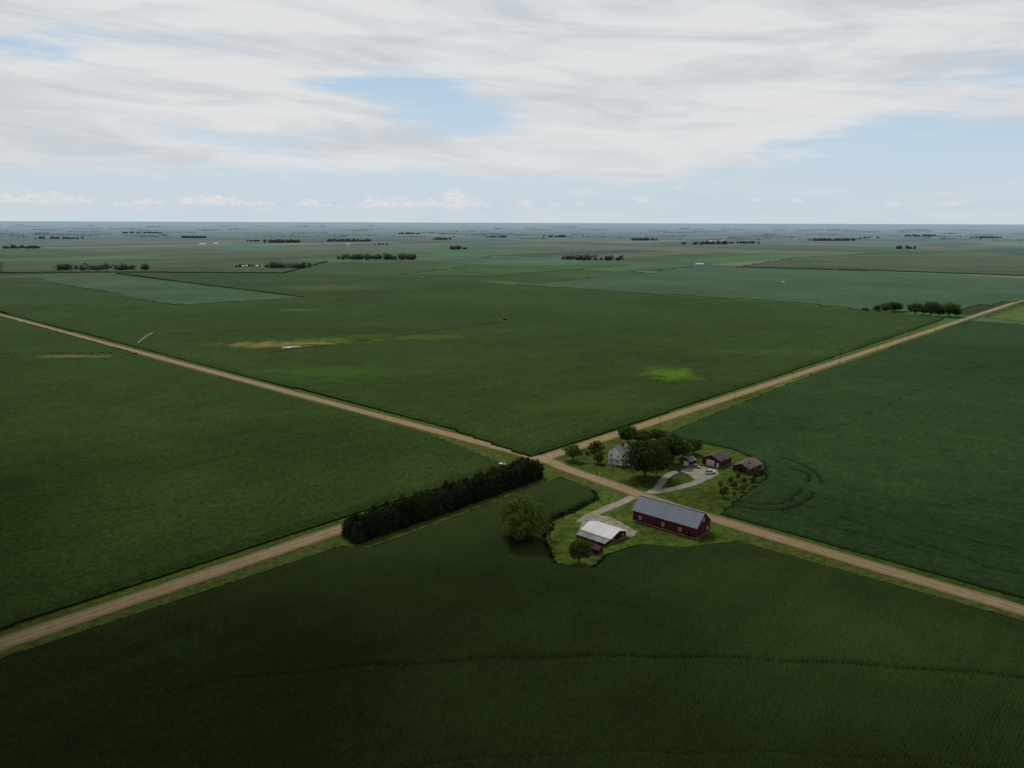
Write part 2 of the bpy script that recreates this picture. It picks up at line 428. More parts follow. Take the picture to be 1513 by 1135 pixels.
d1 = catmull([P(*q) for q in ((938,731),(962,727),(974,718),(982,707),(994,699),(1012,695),(1030,693))])
d2 = catmull([P(*q) for q in ((962,728),(985,724),(1005,720),(1026,714),(1040,707),(1048,700))])
ribbon('driveway', d1, 3.6, 0.045, drive_m, step=2, jit=0.3)
ribbon('driveway', d2, 4.2, 0.041, drive_m, step=2, jit=0.3)
struct(sheet('gravel_yard', [P(*q) for q in ((1010,696),(1020,688),(1038,690),(1060,694),(1062,700),(1050,708),(1030,712),(1022,704),(1012,699))], 0.049, plain('yard_gravel', (0.24,0.22,0.175), 0.9, 0.1, col2=(0.36,0.33,0.275), sc=0.3), 0.3, 2))
d3 = catmull([P(*q) for q in ((936,734),(915,744),(893,753),(872,762),(858,772))])
ribbon('farm_track', d3, 4.5, 0.043, drive_m, step=2, jit=0.4)
struct(sheet('concrete_yard', [P(*q) for q in ((856,790),(856,780),(864,768),(880,760),(900,764),(922,775),(941,786),(938,792),(920,796),(903,801),(882,806))], 0.047, pad_m, 0.5, 1.5))
tag(sheet('mown_grass', [P(*q) for q in ((806,683),(830,668),(900,650),(960,637),(1040,650),(1130,676),(1138,703),(1085,742),(1062,760),(1000,742),(930,720),(860,698))], 0.02, lawn, 0.5, 3), 'bright mown farmhouse lawn beyond the road', 'grass', kind='stuff')
tag(sheet('mown_grass', [P(*q) for q in ((790,712),(830,706),(930,735),(1000,760),(1075,780),(1110,800),(1050,818),(960,822),(900,842),(820,846),(785,800),(750,770),(840,735))], 0.022, lawn, 0.5, 3), 'bright mown grass around the long red barn', 'grass', kind='stuff')
tag(ribbon('verge_grass', offset(B[7:], 7.0), 5.5, 0.026, lawn, step=3, jit=0.8), 'bright grass verge along the road right of the barn', 'grass', kind='stuff')
tag(ribbon('verge_grass', offset(A[3:6], -7.2), 4.5, 0.028, lawn, step=3, jit=0.8), 'grass verge along the road to the upper right', 'grass', kind='stuff')
tag(ribbon('verge_grass', offset(B[1:5], -6.4), 3.5, 0.03, verge, step=3, jit=0.8), 'grass verge along the road to the upper left', 'grass', kind='stuff')
tag(ribbon('verge_grass', offset(A[0:4], 6.6), 3.5, 0.032, verge, step=3, jit=0.8), 'grass verge along the road to the bottom left', 'grass', kind='stuff')

# ------------------------------------------------------------------ crop fields
Ap, Am = offset(A, 8.2), offset(A, -8.5)
Bp, Bm = offset(B, 8.2), offset(B, -7.5)
Wpoly = Ap[0:3]+[P(738,688.5,2.4), P(745,681,2.4), Bm[3]]+[Bm[2],Bm[1],(-1000,1275),(-1300,900),(-700,100)]
wtr = [catmull([P(*q, 2.4) for q in L_], 6) for L_ in (((60,520),(180,530),(262,565),(290,610),(240,650)),((-20,600),(120,592),(230,612)),((100,760),(260,740),(420,700)))]
def wmod(x, y):
    z = np.zeros_like(x)
    for L_ in wtr: z -= 0.5*(near_line(x, y, L_) < 0.8)
    return z
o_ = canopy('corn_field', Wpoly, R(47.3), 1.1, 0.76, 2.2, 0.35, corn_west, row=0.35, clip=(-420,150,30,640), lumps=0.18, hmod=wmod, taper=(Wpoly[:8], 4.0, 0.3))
tag(o_, 'dark green corn field left of the crossing, between the two roads', 'crop', kind='stuff')
o_ = canopy('corn_field', Wpoly, R(47.3), 6, 6, 2.2, 0.3, corn_west, mask=lambda x,y: ~((x>-420)&(y>150)&(x<30)&(y<640)))
tag(o_, 'far left end of the corn field beside the road', 'crop', kind='stuff')
Npoly = [P(783,669,2.4), Ap[4], P(1396,469,2.4)]+[P(x,y,2.4) for x,y in ((1290,460),(1170,447.5),(1000,437),(760,421),(590,407),(400,404),(170,402.5),(300,419.5),(455,438.5),(255,450.5),(40,411.5),(-200,412))]+[(-1000,1296), Bp[1], Bp[2], Bp[3]]
lane = [P(735,476,2.4), P(500,508,2.4), P(400,521,2.4)]
pcn = P(742,474.5)
def nmod(x, y):
    z = -1.7*(near_line(x, y, lane) < 2.2)
    r = np.hypot(x-pcn[0], y-pcn[1])
    return z-0.4*((np.abs((r+26) % 52-26) < 1.3) & (r < 380))
o_ = canopy('corn_field', Npoly, R(47.3), 2.2, 1.3, 2.2, 0.35, corn_north, row=0.25, lumps=0.3, hmod=nmod, taper=(Npoly[-3:]+Npoly[:3], 4.5, 0.3))
tag(o_, 'big green corn field beyond the crossing with lime patches', 'crop', kind='stuff')
Epoly = [P(980,641,.8)]+[Am[4]]+[P(1428,474,.8),P(1513,479,.8),P(1700,490,.8),(900,300),(520,-60)]+[Bp[11],Bp[10],P(1064,757,.8),P(1078,745,.8),P(1105,724,.8),P(1132,704,.8),P(1129,682,.8),P(1085,663,.8),P(1035,652,.8)]
trk = [catmull([P(*q, .8) for q in L_], 5) for L_ in (
    ((1075,746),(1110,752),(1150,753),(1187,743),(1207,722),(1205,700),(1185,686),(1150,677)),
    ((1090,740),(1120,745),(1155,743),(1178,731),(1190,712),(1192,700),(1168,692)),
    ((1150,753),(1230,778),(1330,806),(1430,830),(1530,850)),
    ((1180,743),(1260,770),(1350,800),(1450,828)),
    ((1190,640),(1262,622),(1330,590),(1390,560)),((1142,704),(1240,720),(1360,742),(1513,770)),
    ((1207,722),(1290,752),(1400,790),(1500,812)))]
def emod(x, y):
    z = np.zeros_like(x)
    br = (np.sin(x*0.31+y*0.17)+np.sin(x*0.11-y*0.23)+np.sin(x*0.05+y*0.07+1)) 
    wob = 0.9*np.sin(x*0.13)+0.7*np.sin(y*0.19)
    for i, L_ in enumerate(trk):
        d = near_line(x+wob, y+wob*0.5, L_)
        on = (br > (-1.3 if i < 2 else -0.4))
        z -= on*(0.7 if i < 2 else 0.5)*(d < (1.1 if i < 2 else 0.9))
    return np.maximum(z, -0.72)
o_ = canopy('soybean_field', Epoly, R(-43), 1.2, 0.76, 0.95, 0.22, soy, row=0.14, clip=(0,100,560,900), lumps=0.15, hmod=emod, taper=(Epoly[7:]+Epoly[:3], 3.0, 0.25))
tag(o_, 'dark bluish green soybean field right of the farmhouse', 'crop', kind='stuff')
edge_px = [(505,803),(545,806),(640,772),(800,712),(828,702),(880,722),(886,734),(850,753),(812,768),(808,794),(824,829),(872,835),(896,815),(945,800),(1010,805),(1062,799),(1090,796)]
SW = [Am[0], Am[1]]+[P(x,y,1.2) for x,y in edge_px]+[Bm[10], Bm[11], (330,-60), (-285,-60)]
arc = catmull([P(*q, 2.0) for q in ((-60,1130),(60,1085),(200,1035),(350,1004),(500,988),(680,977),(850,971),(1050,972),(1300,984),(1560,1004))], 6)
arc2 = catmull([P(*q, 2.0) for q in ((480,1150),(700,1124),(900,1113),(1100,1113),(1300,1120),(1560,1140))], 6)
head = [P(0,1105,2), P(180,1034,2), P(400,944,2), P(560,880,2), P(700,832,2)]
def tracks(x, y):
    w_ = 0.5*np.sin(x*0.21)
    z = -0.9*(near_line(x, y+w_, arc) < 0.75)-0.45*(near_line(x, y+w_, arc2) < 0.6)
    return z-0.4*(near_line(x, y+w_, head) < 0.7)
clipN = (-200, 118, 200, 350)
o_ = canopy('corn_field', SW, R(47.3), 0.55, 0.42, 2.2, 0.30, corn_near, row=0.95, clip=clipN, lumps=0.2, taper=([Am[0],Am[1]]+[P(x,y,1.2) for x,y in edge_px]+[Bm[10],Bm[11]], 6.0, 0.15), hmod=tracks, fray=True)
tag(o_, 'darkest corn field across the bottom with a thin curved wheel track', 'crop', kind='stuff')
def farfield(name, px, mat, label, h=0.8):
    o_ = canopy(name, [P(x,y,h) for x,y in px], R(47.3), 14, 14, h, 0.15, mat)
    tag(o_, label, 'crop', kind='stuff')
farfield('soybean_field', [(44,411),(166,404),(300,421),(451,439.5),(257,450)], soy_far, 'pale bluish green soybean field at far left', 0.8)
farfield('soybean_field', [(765,420.5),(950,403),(1035,392.5),(1230,400),(1700,418),(1700,420),(1440,452),(1415,462),(1290,458.5),(1170,446),(1000,436)], soy_far, 'long pale soybean field at far right', 0.8)
farfield('hay_field', [(592,405.5),(690,394),(930,391),(850,398),(720,408)], green_far, 'bright green strip field beyond the big corn field', 0.8)
farfield('corn_field', [(1090,394),(1180,380),(1560,380),(1560,408),(1300,399)], olive_far, 'olive corn field above the far right soybeans', 2.2)
farfield('hay_field', [(1200,379),(1330,374.5),(1560,378),(1560,381)], green_far, 'thin bright green field near the right horizon', 0.8)
farfield('corn_field', [(0,402),(0,388),(300,381),(480,386),(420,402.5),(180,401)], olive_far, 'olive corn field behind the left soybeans', 2.2)
farfield('pasture', [(1455,468),(1513,447),(1600,443),(1600,480),(1513,475)], grass_far, 'pale grass field at the right edge beside the road', 0.3)
wm, nb, bs = new_mat('standing_water'); bs.inputs['Base Color'].default_value = (0.25,0.27,0.27,1); bs.inputs['Roughness'].default_value = 0.12; bs.inputs['Specular IOR Level'].default_value = 1.0
for (px, py, a, b, n_) in ((431,512.5,7,4,18),(424,514,4,2,12),(962,402,18,5,18),(948,401,12,3,14)):
    cx, cy = P(px, py, 2.9)
    struct(sheet('pond_water', [(cx+a*math.cos(2*math.pi*k/n_)*random.uniform(.5,1.3), cy+b*math.sin(2*math.pi*k/n_)*random.uniform(.5,1.3)) for k in range(n_)], 2.9, wm))

# ------------------------------------------------------------------ trees
bark = plain('bark', (0.06,0.045,0.032), 0.9, 0.1, haze=True)
leaf_mid = leafmat('leaves_mid', (0.040,0.072,0.014), (0.11,0.16,0.032))
leaf_light = leafmat('leaves_light', (0.060,0.105,0.018), (0.16,0.23,0.042), 0.3)
leaf_dark = leafmat('leaves_dark', (0.026,0.046,0.012), (0.074,0.112,0.026))
leaf_con = leafmat('leaves_conifer', (0.013,0.024,0.009), (0.040,0.061,0.021), tl=0.15)
leaf_far = leafmat('leaves_far', (0.020,0.035,0.014), (0.042,0.062,0.024), 0.15, tl=0.15)
def quads(cents, norms, size, jag=0.5):
    n = len(cents); N = norms/np.linalg.norm(norms, axis=1, keepdims=True)
    t = np.cross(N, np.random.randn(n,3)); t /= np.linalg.norm(t, axis=1, keepdims=True)+1e-9
    b = np.cross(N, t); s = size*(0.6+0.8*np.random.rand(n,1))
    a1 = s*(0.7+0.5*np.random.rand(n,1)); a2 = s*(0.4+0.4*np.random.rand(n,1))
    V = np.concatenate([cents-t*a1, cents-b*a2, cents+t*a1, cents+b*a2], 1).reshape(-1,3)
    return V, np.arange(4*n).reshape(n,4)
def crown_mesh(name, mat, h, w, base, nblob, nleaf, size, seed):
    np.random.seed(seed); random.seed(seed)
    cs = []; Ns = []
    cz = (h+base)/2; rz = (h-base)/2; blobs = []
    for i in range(nblob):
        zz = 1-2*(i+0.5)/nblob; th = i*2.39996+random.uniform(-.6,.6); sr = math.sqrt(max(0,1-zz*zz))
        u = np.array([math.cos(th)*sr, math.sin(th)*sr, zz]); r = random.uniform(0.38, 0.86)
        if u[2] < -0.5: u[2] *= 0.6
        c = np.array([u[0]*w/2*r, u[1]*w/2*r, cz+u[2]*rz*r])
        br = random.uniform(0.13, 0.25)*w
        blobs.append((c, br))
        n = int(nleaf*(br/(0.20*w))**2)
        d = np.random.randn(n,3); d /= np.linalg.norm(d, axis=1, keepdims=True)
        rr = br*(0.55+0.55*np.random.rand(n,1)**0.5)
        p = c+d*rr*np.array([1,1,0.78])
        cs.append(p); Ns.append(d+0.5*np.random.randn(n,3)+np.array([0,0,0.5]))
    V, Q = quads(np.concatenate(cs), np.concatenate(Ns), size)
    return np_mesh(name, V, Q, mat), blobs
def trunk_mesh(h, base, blobs, r=0.35, seed=1):
    random.seed(seed); m = MB()
    top = base+(h-base)*0.45
    m.tube([(0,0,-0.2),(0.05,0,base*0.5),(0.1,0.05,base),(0.0,0.1,top)], [r*1.3,r,r*0.8,r*0.35], 7)
    for c, br in blobs[:8]:
        z0 = base*random.uniform(0.75,1.25)
        m.tube([(0.05,0.03,z0),(c[0]*0.5,c[1]*0.5,(z0+c[2])/2-0.2),tuple(c)], [r*0.45,r*0.3,r*0.1], 5)
    return m.mesh('trunk', bark)
def make_tree(name, mat, h=10, w=9, base=2.2, nblob=18, nleaf=170, size=0.42, seed=1):
    cm, bl = crown_mesh('crown', mat, h, w, base, nblob, nleaf, size, seed)
    tm = trunk_mesh(h, base, bl, 0.03*h, seed)
    return cm, tm
def put_tree(name, meshes, x, y, s, rz, label, cat='tree', group=None):
    e = empty(name, x, y, 0, rz, s); link('crown', meshes[0], e); link('trunk', meshes[1], e)
    return tag(e, label, cat, group)
T_big = make_tree('t', leaf_dark, 10, 10.5, 1.0, 34, 190, 0.30, 3)
T_lone = make_tree('t', leaf_light, 10, 10.5, 1.6, 36, 230, 0.30, 5)
T_mid = [make_tree('t', m_, 10, w_, b_, 22, 170, 0.36, s_) for (m_, w_, b_, s_) in ((leaf_mid,8.5,1.2,11),(leaf_dark,8,1.0,12),(leaf_mid,9.5,1.0,13),(leaf_light,8.8,1.2,14))]
T_small = make_tree('t', leaf_mid, 10, 8.5, 1.5, 12, 110, 0.5, 21)
T_thin = make_tree('t', leaf_mid, 10, 4.0, 2.0, 10, 110, 0.3, 22)
T_bush = make_tree('t', leaf_mid, 10, 11, 0.3, 12, 120, 0.6, 23)
def hpx(px, yb, yt):
    x, y = P(px, yb); d = ray(px, yt); t = y/d.y
    return HC+d.z*t
def T(name, meshes, px, yb, yt, wpx, label, wbase, rz=None, cat='tree', group=None):
    x, y = P(px, yb); h = hpx(px, yb, yt); sc = F_/math.sqrt(x*x+y*y+HC*HC)
    w = wpx/sc
    return put_tree(name, meshes, x, y, (w/wbase, w/wbase, h/10), random.uniform(0,6) if rz is None else rz, label, cat, group)
T('broadleaf_tree', T_lone, 773, 805, 739, 70, 'large round light green tree standing alone left of the white roofed shed', 10.5)
T('broadleaf_tree', T_thin, 812, 797, 762, 13, 'slender young tree just right of the large lone tree', 4)
T('broadleaf_tree', T_mid[0], 855, 832, 796, 33, 'small dark tree in front of the white roofed shed', 8.5)
T('broadleaf_tree', T_big, 953, 706, 652, 64, 'largest darkest tree in front of the white farmhouse', 10.5)
T('broadleaf_tree', T_mid[3], 846, 681, 656, 28, 'small round tree nearest the crossing on the lawn', 8.8)
T('shrub', T_bush, 880, 668, 654, 26, 'dark shrub at the roadside edge of the lawn', 11, cat='shrub')
T('shrub', T_bush, 884, 685, 668, 18, 'round bush on the lawn left of the farmhouse', 11, cat='shrub')
T('broadleaf_tree', T_mid[1], 928, 655, 629, 32, 'dark tree directly behind the farmhouse roof', 8)
T('broadleaf_tree', T_mid[2], 952, 655, 636, 32, 'low tree between farmhouse and road, left of two', 9.5)
T('broadleaf_tree', T_mid[3], 971, 653, 633, 30, 'pale tree close to the road behind the farmhouse', 8.8)
T('broadleaf_tree', T_mid[2], 993, 685, 642, 42, 'tall mid green tree behind the farmyard drive', 9.5)
T('broadleaf_tree', T_mid[1], 976, 674, 646, 30, 'dark tree between the largest tree and tall green tree', 8)
T('broadleaf_tree', T_mid[3], 1009, 677, 650, 30, 'rounded tree behind the small white doored shed, left one', 8.8)
T('broadleaf_tree', T_mid[0], 1024, 672, 646, 25, 'rounded tree behind the red garage, rightmost of the yard trees', 8.5)
T('broadleaf_tree', T_thin, 798, 706, 680, 14, 'tall narrow tree at the crossing end of the evergreen windbreak', 4)
yg = [(1064,722),(1072,727),(1078,716),(1086,722),(1092,711),(1100,716),(1106,707),(1114,711),(1118,702),(1127,706),(1066,735),(1083,735),(1098,726),(1112,719)]
for i, (px, py) in enumerate(yg):
    x, y = P(px+random.uniform(-2,2), py+random.uniform(-1,1))
    put_tree('young_tree', T_small, x, y, (random.uniform(.24,.42),)*2+(random.uniform(.26,.46),), random.uniform(0,6), 'small round young tree in the rows below the low red shed', 'tree', 'young trees planted in rows')
for i,(px,py,l) in enumerate(((1003,697,'low bush left of the white doored shed'),(868,672,'small low bush left of the roadside shrub'))):
    x, y = P(px, py); put_tree('shrub', T_bush, x, y, (0.24,0.24,0.16), i, l, 'shrub')

def conifer(seed):
    np.random.seed(seed); random.seed(seed); cs = []; Ns = []
    h = 10.0; z = 0.4; ph = 0
    while z < h-0.1:
        f = (1-z/h); rmax = 2.6*min(1.0, 1.5*f**0.55)*random.uniform(0.9,1.1)+0.1
        nb_ = max(5, int(13*min(1,1.4*f))+3)
        for k in range(nb_):
            a = ph+2*math.pi*k/nb_+random.uniform(-.25,.25); rr = rmax*random.uniform(0.8,1.1)
            nq = max(2, int(rr*4))
            for q in range(nq):
                t = 0.35+0.65*(q+1)/nq
                for _ in range(2):
                    cs.append((math.cos(a)*rr*t+random.uniform(-.22,.22), math.sin(a)*rr*t+random.uniform(-.22,.22), z-0.15*rr*t*t+random.uniform(-.2,.25)+0.1))
                    Ns.append((math.cos(a)*0.7+random.uniform(-.6,.6), math.sin(a)*0.7+random.uniform(-.6,.6), 0.8))
        z += 0.36; ph += 0.7
    V, Q = quads(np.array(cs), np.array(Ns), 0.29)
    cm = np_mesh('crown', V, Q, leaf_con)
    m = MB(); m.tube([(0,0,-0.2),(0,0,5),(0,0,9.6)], [0.22,0.13,0.02], 6)
    return cm, m.mesh('trunk', bark)
cons = [conifer(s) for s in (31,32,33,34)]
random.seed(99)
b0 = Vector(P(530,799)); b1 = Vector(P(793,706)); dirb = (b1-b0).normalized(); nrm = Vector((-dirb.y, dirb.x))
Lb = (b1-b0).length
for row, offs in ((0, 0.0), (1, 3.2), (2, 6.0)):
    nT = int(Lb/(2.5 if row < 2 else 3.2))
    for i in range(nT+1):
        p_ = b0+dirb*(i*Lb/nT+random.uniform(-.7,.7)+row*0.8)+nrm*(offs+random.uniform(-.6,.6))
        hh = random.uniform(0.68, 0.92)*(1.0 if random.random() < .88 else 1.1)
        put_tree('evergreen_tree', random.choice(cons), p_.x, p_.y, (random.uniform(.9,1.2),)*2+(hh,), random.uniform(0,6), 'dark evergreen in the long windbreak beside the road', 'tree', 'evergreens of the roadside windbreak')

random.seed(5)
for i, (px, yb, yt, wpx) in enumerate(((1278,459,455,9),(1298,461,450,16),(1309,463,447,15),(1321,462,446,19),(1352,466,447,18),(1364,465,451,13),(1375,468,445,20),(1387,469,450,15),(1402,469,447,22),(1413,469,454,11),(1384,463,448,14))):
    T('broadleaf_tree', T_mid[i % 2] if i % 3 else T_big, px, yb+random.uniform(-1.0,0.5), yt, wpx, 'dark tree in the clump beside the far right road', 8.3 if i % 3 else 10.5, group='trees of the clump by the upper right road')
def grove(px0, px1, yb, yt, label, dens=1.0, name='grove', group=None):
    h = max(5, hpx((px0+px1)/2, yb, yt)); x0, y0 = P(px0, yb); x1, y1 = P(px1, yb)
    L = math.dist((x0,y0),(x1,y1)); n = max(3, int(L/9*dens)); cs = []; Ns = []
    size = max(0.9, y0/1000*0.8)
    for i in range(n):
        t = random.random(); hh = h*random.uniform(.35,1.1); r = hh*random.uniform(.4,.65)
        cx, cy = x0+(x1-x0)*t, y0+(y1-y0)*t+random.uniform(0, 50)
        k = 80
        d = np.random.randn(k,3); d /= np.linalg.norm(d, axis=1, keepdims=True)
        p_ = np.array([cx,cy,hh*0.52])+d*np.array([r,r,hh*0.48])*(0.6+0.45*np.random.rand(k,1))
        cs.append(p_); Ns.append(d+0.5*np.random.randn(k,3)+np.array([0,0,0.5]))
    V, Q = quads(np.concatenate(cs), np.concatenate(Ns), size*1.2)
    V[:,2] = np.maximum(V[:,2], 0.02)
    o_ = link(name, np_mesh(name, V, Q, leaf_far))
    tag(o_, label, 'trees', group, 'stuff'); return o_
random.seed(12); np.random.seed(12)
G = [(76,212,401,390,'dark grove beyond the far left soybean field',1.8),(340,382,396,390,'left half of the farmstead grove with white buildings',1.2),(386,452,398,386,'right half of the farmstead grove with white buildings',2.2),
     (495,612,384,375,'long flat grove left of centre on the plain',2.2),(820,850,384,378,'left end of the grove right of centre',1.2),(848,922,385,377,'grove right of centre above the bright strip',1.8),
     (0,52,367.5,362.5,'grove at the far left edge',1.8),(45,62,353,349.5,'small grove above the far left grove',1),(70,120,353,350,'low grove right of the small far left grove',1.2),
     (268,304,352,348.5,'small grove on the left skyline plain',1.3),(362,385,357,354.5,'tiny grove left of a longer one',1),(390,440,359,354,'compact dark grove below the left skyline',1.8),(480,545,357,353,'long low grove near the left of centre skyline',1.6),(553,575,362,359.5,'tiny grove above the long flat grove',1),
     (640,665,354.5,351,'small grove just left of the centre skyline',1.2),(666,690,369,363,'square dark grove at centre',1.5),(720,747,351,348,'small grove at the centre skyline',1.2),(803,836,350.5,347.5,'small grove just right of the centre skyline',1.2),
     (932,972,355.5,351.5,'dark low grove right of centre',1.5),(1010,1040,361.5,358,'left grove of the far farm village',1.2),(1040,1075,361,356,'middle grove of the far farm village',1.8),(1078,1122,360,356.5,'right grove of the far farm village',1.5),
     (1198,1266,356,352.5,'long dark grove near the right skyline',1.6),(1325,1357,368,363.5,'small dark grove at right',1.5),(1338,1382,349.5,346.5,'low grove at the right skyline',1.2),(1270,1300,352,349.5,'tiny grove right of the long dark one',1),(1440,1480,352,349.5,'low grove near the right edge skyline',1.2),(180,235,345,342.8,'faint grove under the left skyline',1.2),(590,620,346,343.8,'faint grove under the centre skyline',1.2)]
for g in G: grove(*g)
cs = []; Ns = []
for i in range(150):
    py = 334+ (random.random()**0.9)*20 ; px = random.uniform(-250, 1760)
    py += (px-756)*0.0033
    x, y = P(px, py); L = random.uniform(50, 330)*(1+y/16000); hgt = random.uniform(6, 12)
    k = int(60+L/8)
    a = random.choice((0, 0, R(5), R(-4)))
    t = (np.random.rand(k,1)-0.5)*L
    p_ = np.concatenate([x+t*math.cos(a), y+t*math.sin(a)+np.random.rand(k,1)*40, np.random.rand(k,1)*hgt], 1)
    cs.append(p_); Ns.append(np.random.randn(k,3)*0.5+np.array([0,-0.7,0.7]))
sz = np.concatenate([np.full((len(c),1), 2.0+c[0][1]/2500) for c in cs])
cc = np.concatenate(cs); nn = np.concatenate(Ns); V, Q = quads(cc, nn, 1.0)
V = (V.reshape(-1,4,3)-cc[:,None,:])*sz[:,None,:]*np.array([2.0,1,0.55])+cc[:,None,:]; V = V.reshape(-1,3); V[:,2] = np.maximum(V[:,2], 0.05)
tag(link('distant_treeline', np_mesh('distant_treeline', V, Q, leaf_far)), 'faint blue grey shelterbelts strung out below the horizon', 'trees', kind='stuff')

# ------------------------------------------------------------------ buildings
red = ribbed('red_boards', (0.085,0.013,0.011), (0.12,0.02,0.016), 0.3, rough=0.8, spec=0.2, amt=0.3, vert=True)
white = plain('white_paint', (0.68,0.68,0.66), 0.6, 0.3, 0.1)
trimred = plain('dark_red_trim', (0.16,0.06,0.05), 0.8, 0.2, 0.1)
white_board = ribbed('white_siding', (0.84,0.84,0.82), (0.9,0.9,0.88), 0.25, axis=2, rough=0.6, spec=0.3, amt=0.08, pv=0.02)
roof_blue = ribbed('blue_grey_metal', (0.17,0.195,0.255), (0.195,0.225,0.285), 0.9, axis=0, rough=0.55, spec=0.35, amt=0.2, pv=0.04)
roof_white = ribbed('white_metal', (0.66,0.67,0.69), (0.78,0.78,0.79), 1.1, axis=0, rough=0.5, spec=0.4, amt=0.12, pv=0.05)
roof_rust = ribbed('rusty_metal', (0.22,0.195,0.18), (0.38,0.36,0.34), 1.0, axis=0, rough=0.7, spec=0.2, amt=0.2, pv=0.10)
roof_brown = ribbed('brown_shingle', (0.07,0.055,0.05), (0.11,0.09,0.082), 0.5, axis=0, rough=0.85, spec=0.2, amt=0.2)
roof_grey = ribbed('grey_shingle', (0.16,0.16,0.165), (0.23,0.23,0.235), 0.4, axis=0, rough=0.85, spec=0.2, amt=0.2)
roof_mix = ribbed('weathered_shingle', (0.085,0.065,0.06), (0.17,0.145,0.135), 1.6, axis=0, rough=0.8, spec=0.2, amt=0.25)
glassm = plain('window_glass', (0.05,0.055,0.06), 0.1, 0.8, 0.1)
dark_in = plain('dark_opening', (0.012,0.011,0.01), 0.9, 0.1, 0.1)
brick = plain('chimney_brick', (0.16,0.07,0.05), 0.9, 0.1)
conc = plain('foundation_concrete', (0.25,0.24,0.22), 0.9, 0.1)
def gable(root, L, W, e, r, wall, roof, x=0, y=0, rz=0, over=0.45, th=0.16, y_shift=0, found=True, names=('wall','roof')):
    def tr(v):
        return (x+v[0]*math.cos(rz)-v[1]*math.sin(rz), y+v[0]*math.sin(rz)+v[1]*math.cos(rz), v[2])
    a, b = L/2, W/2
    vs_ = [(-a,-b,0),(a,-b,0),(a,b,0),(-a,b,0),(-a,-b,e),(a,-b,e),(a,b,e),(-a,b,e),(-a,y_shift,r),(a,y_shift,r)]
    m = MB(); m.add([tr(v) for v in vs_], [(0,1,5,4),(2,3,7,6),(1,2,6,9,5),(3,0,4,8,7),(4,5,9,8),(6,7,8,9)])
    w = m.build(names[0], wall, root)
    m = MB(); A2 = a+over
    for s in (-1, 1):
        bb = s*b; sl = (r-e)/abs(bb-y_shift)
        yo = bb+s*over; zo = e-sl*over
        p = [(-A2,yo,zo+.04),(A2,yo,zo+.04),(A2,y_shift,r+.04),(-A2,y_shift,r+.04)]
        q = [(v[0],v[1],v[2]+th) for v in p]
        f = [(0,1,2,3),(7,6,5,4),(0,4,5,1),(1,5,6,2),(2,6,7,3),(3,7,4,0)]
        m.add([tr(v) for v in p+q], f)
    rf = m.build(names[1], roof, root)
    if found:
        m = MB(); m.box((0,0,0.15),(L+.12,W+.12,0.3)); m.v = [tr(v) for v in m.v]; m.build('foundation', conc, root)
    return w, rf
def opening(root, side, L, W, s, z, w, h, name='window', fm=None, pm=None, sub='pane', bars=True, t=0.14):
    fm = fm or white; pm = pm or glassm
    def bx(m, ds, dz, ww, hh, pr, th):
        if side == 'f': m.box((s+ds, -W/2-pr, z+dz), (ww, th, hh))
        if side == 'b': m.box((s+ds, W/2+pr, z+dz), (ww, th, hh))
        if side == 'r': m.box((L/2+pr, s+ds, z+dz), (th, ww, hh))
        if side == 'l': m.box((-L/2-pr, s+ds, z+dz), (th, ww, hh))
    m = MB()
    bx(m, 0, h/2+t/2, w+2*t, t, 0.04, 0.12); bx(m, 0, -h/2-t/2, w+2*t, t, 0.04, 0.12)
    bx(m, -w/2-t/2, 0, t, h, 0.04, 0.12); bx(m, w/2+t/2, 0, t, h, 0.04, 0.12)
    if bars: bx(m, 0, 0, 0.07, h, 0.045, 0.06)
    f = m.build('frame', fm)
    m = MB(); bx(m, 0, 0, w, h, 0.015, 0.04); p_ = m.build(sub, pm)
    if name == 'window':
        f.name = 'window'; f.parent = root; p_.parent = f
    else:
        p_.name = name; p_.parent = root; f.parent = p_
    return f
# long barn
e = empty('barn', 58.8, 272.2, 0, R(-41.8)); tag(e, 'long red barn with blue grey metal roof beside the road', 'barn')
L, W = 26.4, 9.6
gable(e, L, W, 4.4, 8.5, red, roof_blue, over=0.5)
for s in (-10.2, -0.4, 6.6): opening(e, 'f', L, W, s, 1.9, 0.8, 1.0)
opening(e, 'f', L, W, -4.8, 1.9, 2.6, 2.9, 'door', trimred, red, bars=True, t=0.1)
opening(e, 'f', L, W, 2.8, 1.5, 1.9, 2.3, 'door', trimred, red, bars=True, t=0.1)
opening(e, 'f', L, W, 10.2, 1.4, 1.1, 2.1, 'door', trimred, dark_in, bars=False, t=0.1)
opening(e, 'r', L, W, 0.0, 2.0, 3.0, 3.0, 'door', trimred, red, bars=True)
opening(e, 'r', L, W, 0.0, 5.9, 0.9, 1.1)
opening(e, 'r', L, W, 3.2, 1.9, 0.8, 1.0)
for sx in (-L/2-.03, L/2+.03):
    for sy in (-W/2-.03, W/2+.03):
        m = MB(); m.box((sx, sy, 2.25), (0.16,0.16,3.9)); m.build('corner_trim', trimred, e)
m = MB(); m.box((0,0,8.76),(L+1.0,0.45,0.1)); m.build('ridge_cap', plain('ridge_metal',(0.25,0.275,0.33),0.5,0.4,0.1), e)
